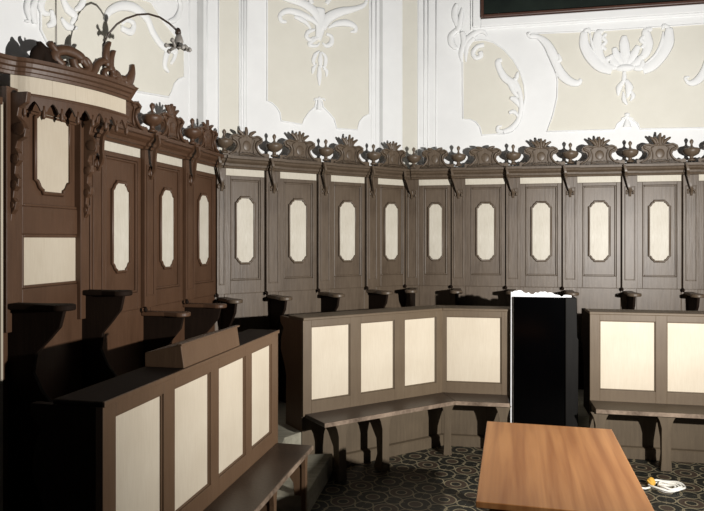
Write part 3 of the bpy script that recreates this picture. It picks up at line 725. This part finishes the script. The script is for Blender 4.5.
# slanted book rest on desk A
bx0, bx1 = (3.12 - 2.475) / e, (3.80 - 2.475) / e
br = MB(); zz = zD
br.prism([(-.018, zz), (.0, zz + .115), (.19, zz + .068), (.19, zz)], lambda p: (bx0, p[0], p[1]), lambda p: (bx1, p[0], p[1]))
br2 = thing('book_rest', at(DA, 0, -.02), DA['rz'], 'brown box-shaped book rest standing on the nearest desk', 'book rest')
br.build('rest_body', 'desk', br2, .003)
b = MB(); b.box(bx0 - .012, bx1 + .012, -.012, .016, zz + .108, zz + .118); b.build('rest_lip', 'desk', br2, .003)

# desk B: angled main part and a short wing
dB = thing('choir_desk', at(DB1, 0, -.02), DB1['rz'], 'angled choir desk in the middle with four cream panels and bending bench', 'desk', 'choir desks with benches')
def spx(R, lst):
    return [(on(R, a, 300)[0], on(R, c, 300)[0]) for a, c in lst]
desk_face(dB, DB1, spx(DB1, [(311.5, 350.3), (361, 394.6), (404.9, 436.4)]), DB1['L'], 'desk_b')
aw = (DB1['rz'] - DB2['rz']) / 2; TW = math.tan(aw)
wing = bpy.data.objects.new('desk_wing', None); COL.objects.link(wing); wing.parent = dB
rel = Matrix.Rotation(-DB1['rz'], 4, 'Z'); pv = rel @ Vector((DB2['o'].x - DB1['o'].x, DB2['o'].y - DB1['o'].y, 0))
wing.location = pv; wing.rotation_euler = (0, 0, DB2['rz'] - DB1['rz'])
desk_face(wing, DB2, spx(DB2, [(447.5, 503)]), DB2['L'], 'desk_b')
b = MB(); b.yz([(-.028, zD - .022), (.24, zD - .022), (.24, zD), (-.028, zD)], 0, DB1['L'], 0, TW); b.build('ledge', 'desk_b', dB, .005)
b = MB(); b.yz([(-.028, zD - .022), (.24, zD - .022), (.24, zD), (-.028, zD)], 0, DB2['L'] + .005, TW, 0); b.build('ledge', 'desk_b', wing, .005)
side_end(.02, .40, PLAT, 'desk', dB); side_end(DB2['L'] - .02, .34, PLAT, 'desk_b', wing)
SD = .325
b = MB(); b.yz([(-SD, zS - .032), (-.02, zS - .032), (-.02, zS), (-SD, zS)], 0.02, DB1['L'], 0, TW); b.build('bench_seat', 'seat', dB, .005)
b = MB(); b.yz([(-SD, zS - .032), (-.02, zS - .032), (-.02, zS), (-SD, zS)], 0, DB2['L'] - .045, TW, 0); b.build('bench_seat', 'seat', wing, .005)
b = MB(); b.yz([(-SD - .006, zS - .034), (-SD + .004, zS - .034), (-SD + .004, zS - .001), (-SD - .006, zS - .001)], 0.02, DB1['L'], 0, TW); b.build('bench_edge', 'worn', dB, .003, 'seat edge with worn pale paint')
b = MB(); b.yz([(-SD - .006, zS - .034), (-SD + .004, zS - .034), (-SD + .004, zS - .001), (-SD - .006, zS - .001)], 0, DB2['L'] - .045, TW, 0); b.build('bench_edge', 'worn', wing, .003, 'seat edge with worn pale paint')
def plinth(parent, L, m0, m1, x0=0):
    b = MB(); b.yz([(0, 0), (.012, 0), (.012, zS - .02), (0, zS - .02)], x0, L, m0, m1)
    b.yz([(0, 0), (-.045, 0), (-.045, .085), (-.035, .095), (0, .10)], x0, L, m0, m1)
    b.build('plinth', 'plinth', parent, .003)
plinth(dB, DB1['L'], 0, TW); plinth(wing, DB2['L'], TW, 0)
for x in [on(DB1, p, 440, -SD)[0] for p in (345.5, 389)]: leg_mb(x, .08, SD - .01, zS - .034).build('bench_leg', 'plinth', dB, .003)
leg_mb(on(DB2, 505, 440, -SD)[0] - .0, .08, SD - .01, zS - .034).build('bench_leg', 'plinth', wing, .003)
leg_mb(on(DB2, 449, 440, -SD)[0], .07, SD - .01, zS - .034).build('bench_leg', 'plinth', wing, .003)

# desk C on the right
dC = thing('choir_desk', at(DC, 0, -.02), DC['rz'], 'straight choir desk at right with bench, right of the black board', 'desk', 'choir desks with benches')
c1 = spx(DC, [(599.8, 655.8), (667, 731)]); c1.append((c1[1][1] + .1, c1[1][1] + .62)); c1.append((c1[2][1] + .1, c1[2][1] + .5))
desk_face(dC, DC, c1, DC['L'], 'desk_b')
b = MB(); b.box(-.005, DC['L'], -.028, .24, zD - .022, zD); b.build('ledge', 'desk_b', dC, .005)
side_end(.02, .50, PLAT, 'dark', dC)  # shade of the unlit end face painted into the wood
b = MB(); b.box(0.0, DC['L'], -SD, -.02, zS - .032, zS); b.build('bench_seat', 'plinth', dC, .005)
b = MB(); b.box(0.0, DC['L'], -SD - .006, -SD + .004, zS - .034, zS - .001); b.build('bench_edge', 'worn', dC, .003, 'seat edge with worn pale paint')
plinth(dC, DC['L'], 0, 0)
for px in (601, 668): 
    leg_mb(on(DC, px, 440, -SD)[0], .085, SD - .01, zS - .034).build('bench_leg', 'plinth', dC, .003)
leg_mb(1.5, .085, SD - .01, zS - .034).build('bench_leg', 'plinth', dC, .003)

# ------------------------------------------------------------------ black board in the aisle
DK = run((1.418, 5.70), (1.966, 5.585))
kb = thing('black_board', at(DK, 0), DK['rz'], 'tall glossy black board standing upright in the aisle between the desks', 'board')
top = Z(-.497)
b = MB(); b.box(0, .43, 0, .03, .165, top); b.build('board_panel', 'black', kb, .003)
b = MB()
b.xz([(.432, .165), (.535, .165), (.54, 1.0), (.53, 1.02), (.525, top), (.432, top)], -.012, .12); b.build('side_flap', 'charcoal', kb, .006, 'slightly lighter charcoal side')
sh = MB(); rnd = random.Random(3)
pts = [(-.026, .17), (-.022, top + .042)]
for i in range(26): pts.append((-.012 + .50 * i / 25, top + .040 + rnd.uniform(-.008, .012) + .012 * math.sin(i * .55) - .028 * (i / 25) ** 2))
pts += [(.49, top - .03), (.49, .17)]
sh.xz(pts, .033, .041); so = sh.build('white_sheet', 'paper'); so.location = at(DK, 0); so.rotation_euler = (0, 0, DK['rz'])
tag(so, 'white sheet with ragged upper edge showing behind the black board', 'sheet')

# ------------------------------------------------------------------ table
far_l = Vector((.82, 3.95)); far_r = Vector((1.51, 3.78)); dt = Vector((.262, .965)).normalized()
tr = thing('table', ((far_l.x + far_r.x) / 2, (far_l.y + far_r.y) / 2, 0), math.atan2(far_r.y - far_l.y, far_r.x - far_l.x), 'rectangular orange-brown wooden table in the foreground', 'table')
tw = (far_r - far_l).length / 2; TL = 1.25; zT = Z(-1.10)
b = MB(); b.box(-tw, tw, -TL, 0, zT - .028, zT); b.build('table_top', 'table', tr, .003)
b = MB(); b.box(-tw + .06, tw - .06, -TL + .06, -TL + .08, zT - .10, zT - .028); b.box(-tw + .06, tw - .06, -.08, -.06, zT - .10, zT - .028); b.box(-tw + .06, -tw + .08, -TL + .08, -.08, zT - .10, zT - .028); b.box(tw - .08, tw - .06, -TL + .08, -.08, zT - .10, zT - .028)
b.build('apron', 'table', tr)
for sx in (-1, 1):
    for y in (-.08, -TL + .08):
        b = MB(); x = sx * (tw - .075); b.box(x - .022, x + .022, y - .022, y + .022, 0, zT - .028); b.build('leg', 'table', tr, .003)

# white coil on the floor by the right desk
cr = thing('cord_coil', (2.36, 4.86, 0), 0, 'coil of white cord with orange knot on the tiles by the table', 'cord')
b = MB()
for k in range(4):
    r = .06 + .022 * k
    b.tube([(r * math.cos(2 * PI * i / 24) + .02 * math.sin(k * 2), r * .8 * math.sin(2 * PI * i / 24), .008 + .014 * (k % 2) + .006 * math.sin(i)) for i in range(24)], .008, 6, True)
b.tube([(-.12, 0, .01), (-.18, -.03, .01), (-.24, .0, .01), (-.30, -.05, .01)], .008, 6)
b.build('white_loops', 'cord', cr)
b = MB(); b.lathe(-.10, .05, 0, [(.01, 0), (.03, .015), (.032, .035), (.02, .055), (.006, .065)], 10); b.tube([(-.10, .05, .04), (-.13, .03, .05), (-.11, -.01, .02)], .009, 6)
b.build('orange_knot', 'yellow', cr)

# ------------------------------------------------------------------ light
def spot(name, loc, target, power, size, blend, radius, col):
    l = bpy.data.lights.new(name, 'SPOT'); l.energy = power; l.spot_size = math.radians(size); l.spot_blend = blend
    l.shadow_soft_size = radius; l.color = col
    o = bpy.data.objects.new(name, l); COL.objects.link(o); o.location = loc
    o.rotation_euler = (Vector(target) - Vector(loc)).to_track_quat('-Z', 'Y').to_euler(); return o
spot('flash', (2.7, 1.70, EYE - .04), (.7, 6.4, 3.3), 1330, 150, 1.0, .03, (1, .97, .93))
w = bpy.data.worlds.new('world'); scene.world = w; w.use_nodes = True
w.node_tree.nodes['Background'].inputs[0].default_value = (.75, .85, 1, 1)
w.node_tree.nodes['Background'].inputs[1].default_value = .018

# ------------------------------------------------------------------ camera
cam = bpy.data.cameras.new('camera'); co = bpy.data.objects.new('camera', cam); COL.objects.link(co)
co.location = (0, 0, EYE); co.rotation_euler = (PI / 2, 0, 0)
cam.sensor_width = 36; cam.lens = F / 704 * 36; cam.shift_y = -15.5 / 704
cam.clip_start = .05
scene.camera = co
vs_ = scene.view_settings
vs_.view_transform = 'Standard'; vs_.look = 'None'; vs_.gamma = 1; vs_.use_curve_mapping = False; vs_.exposure = 0.0
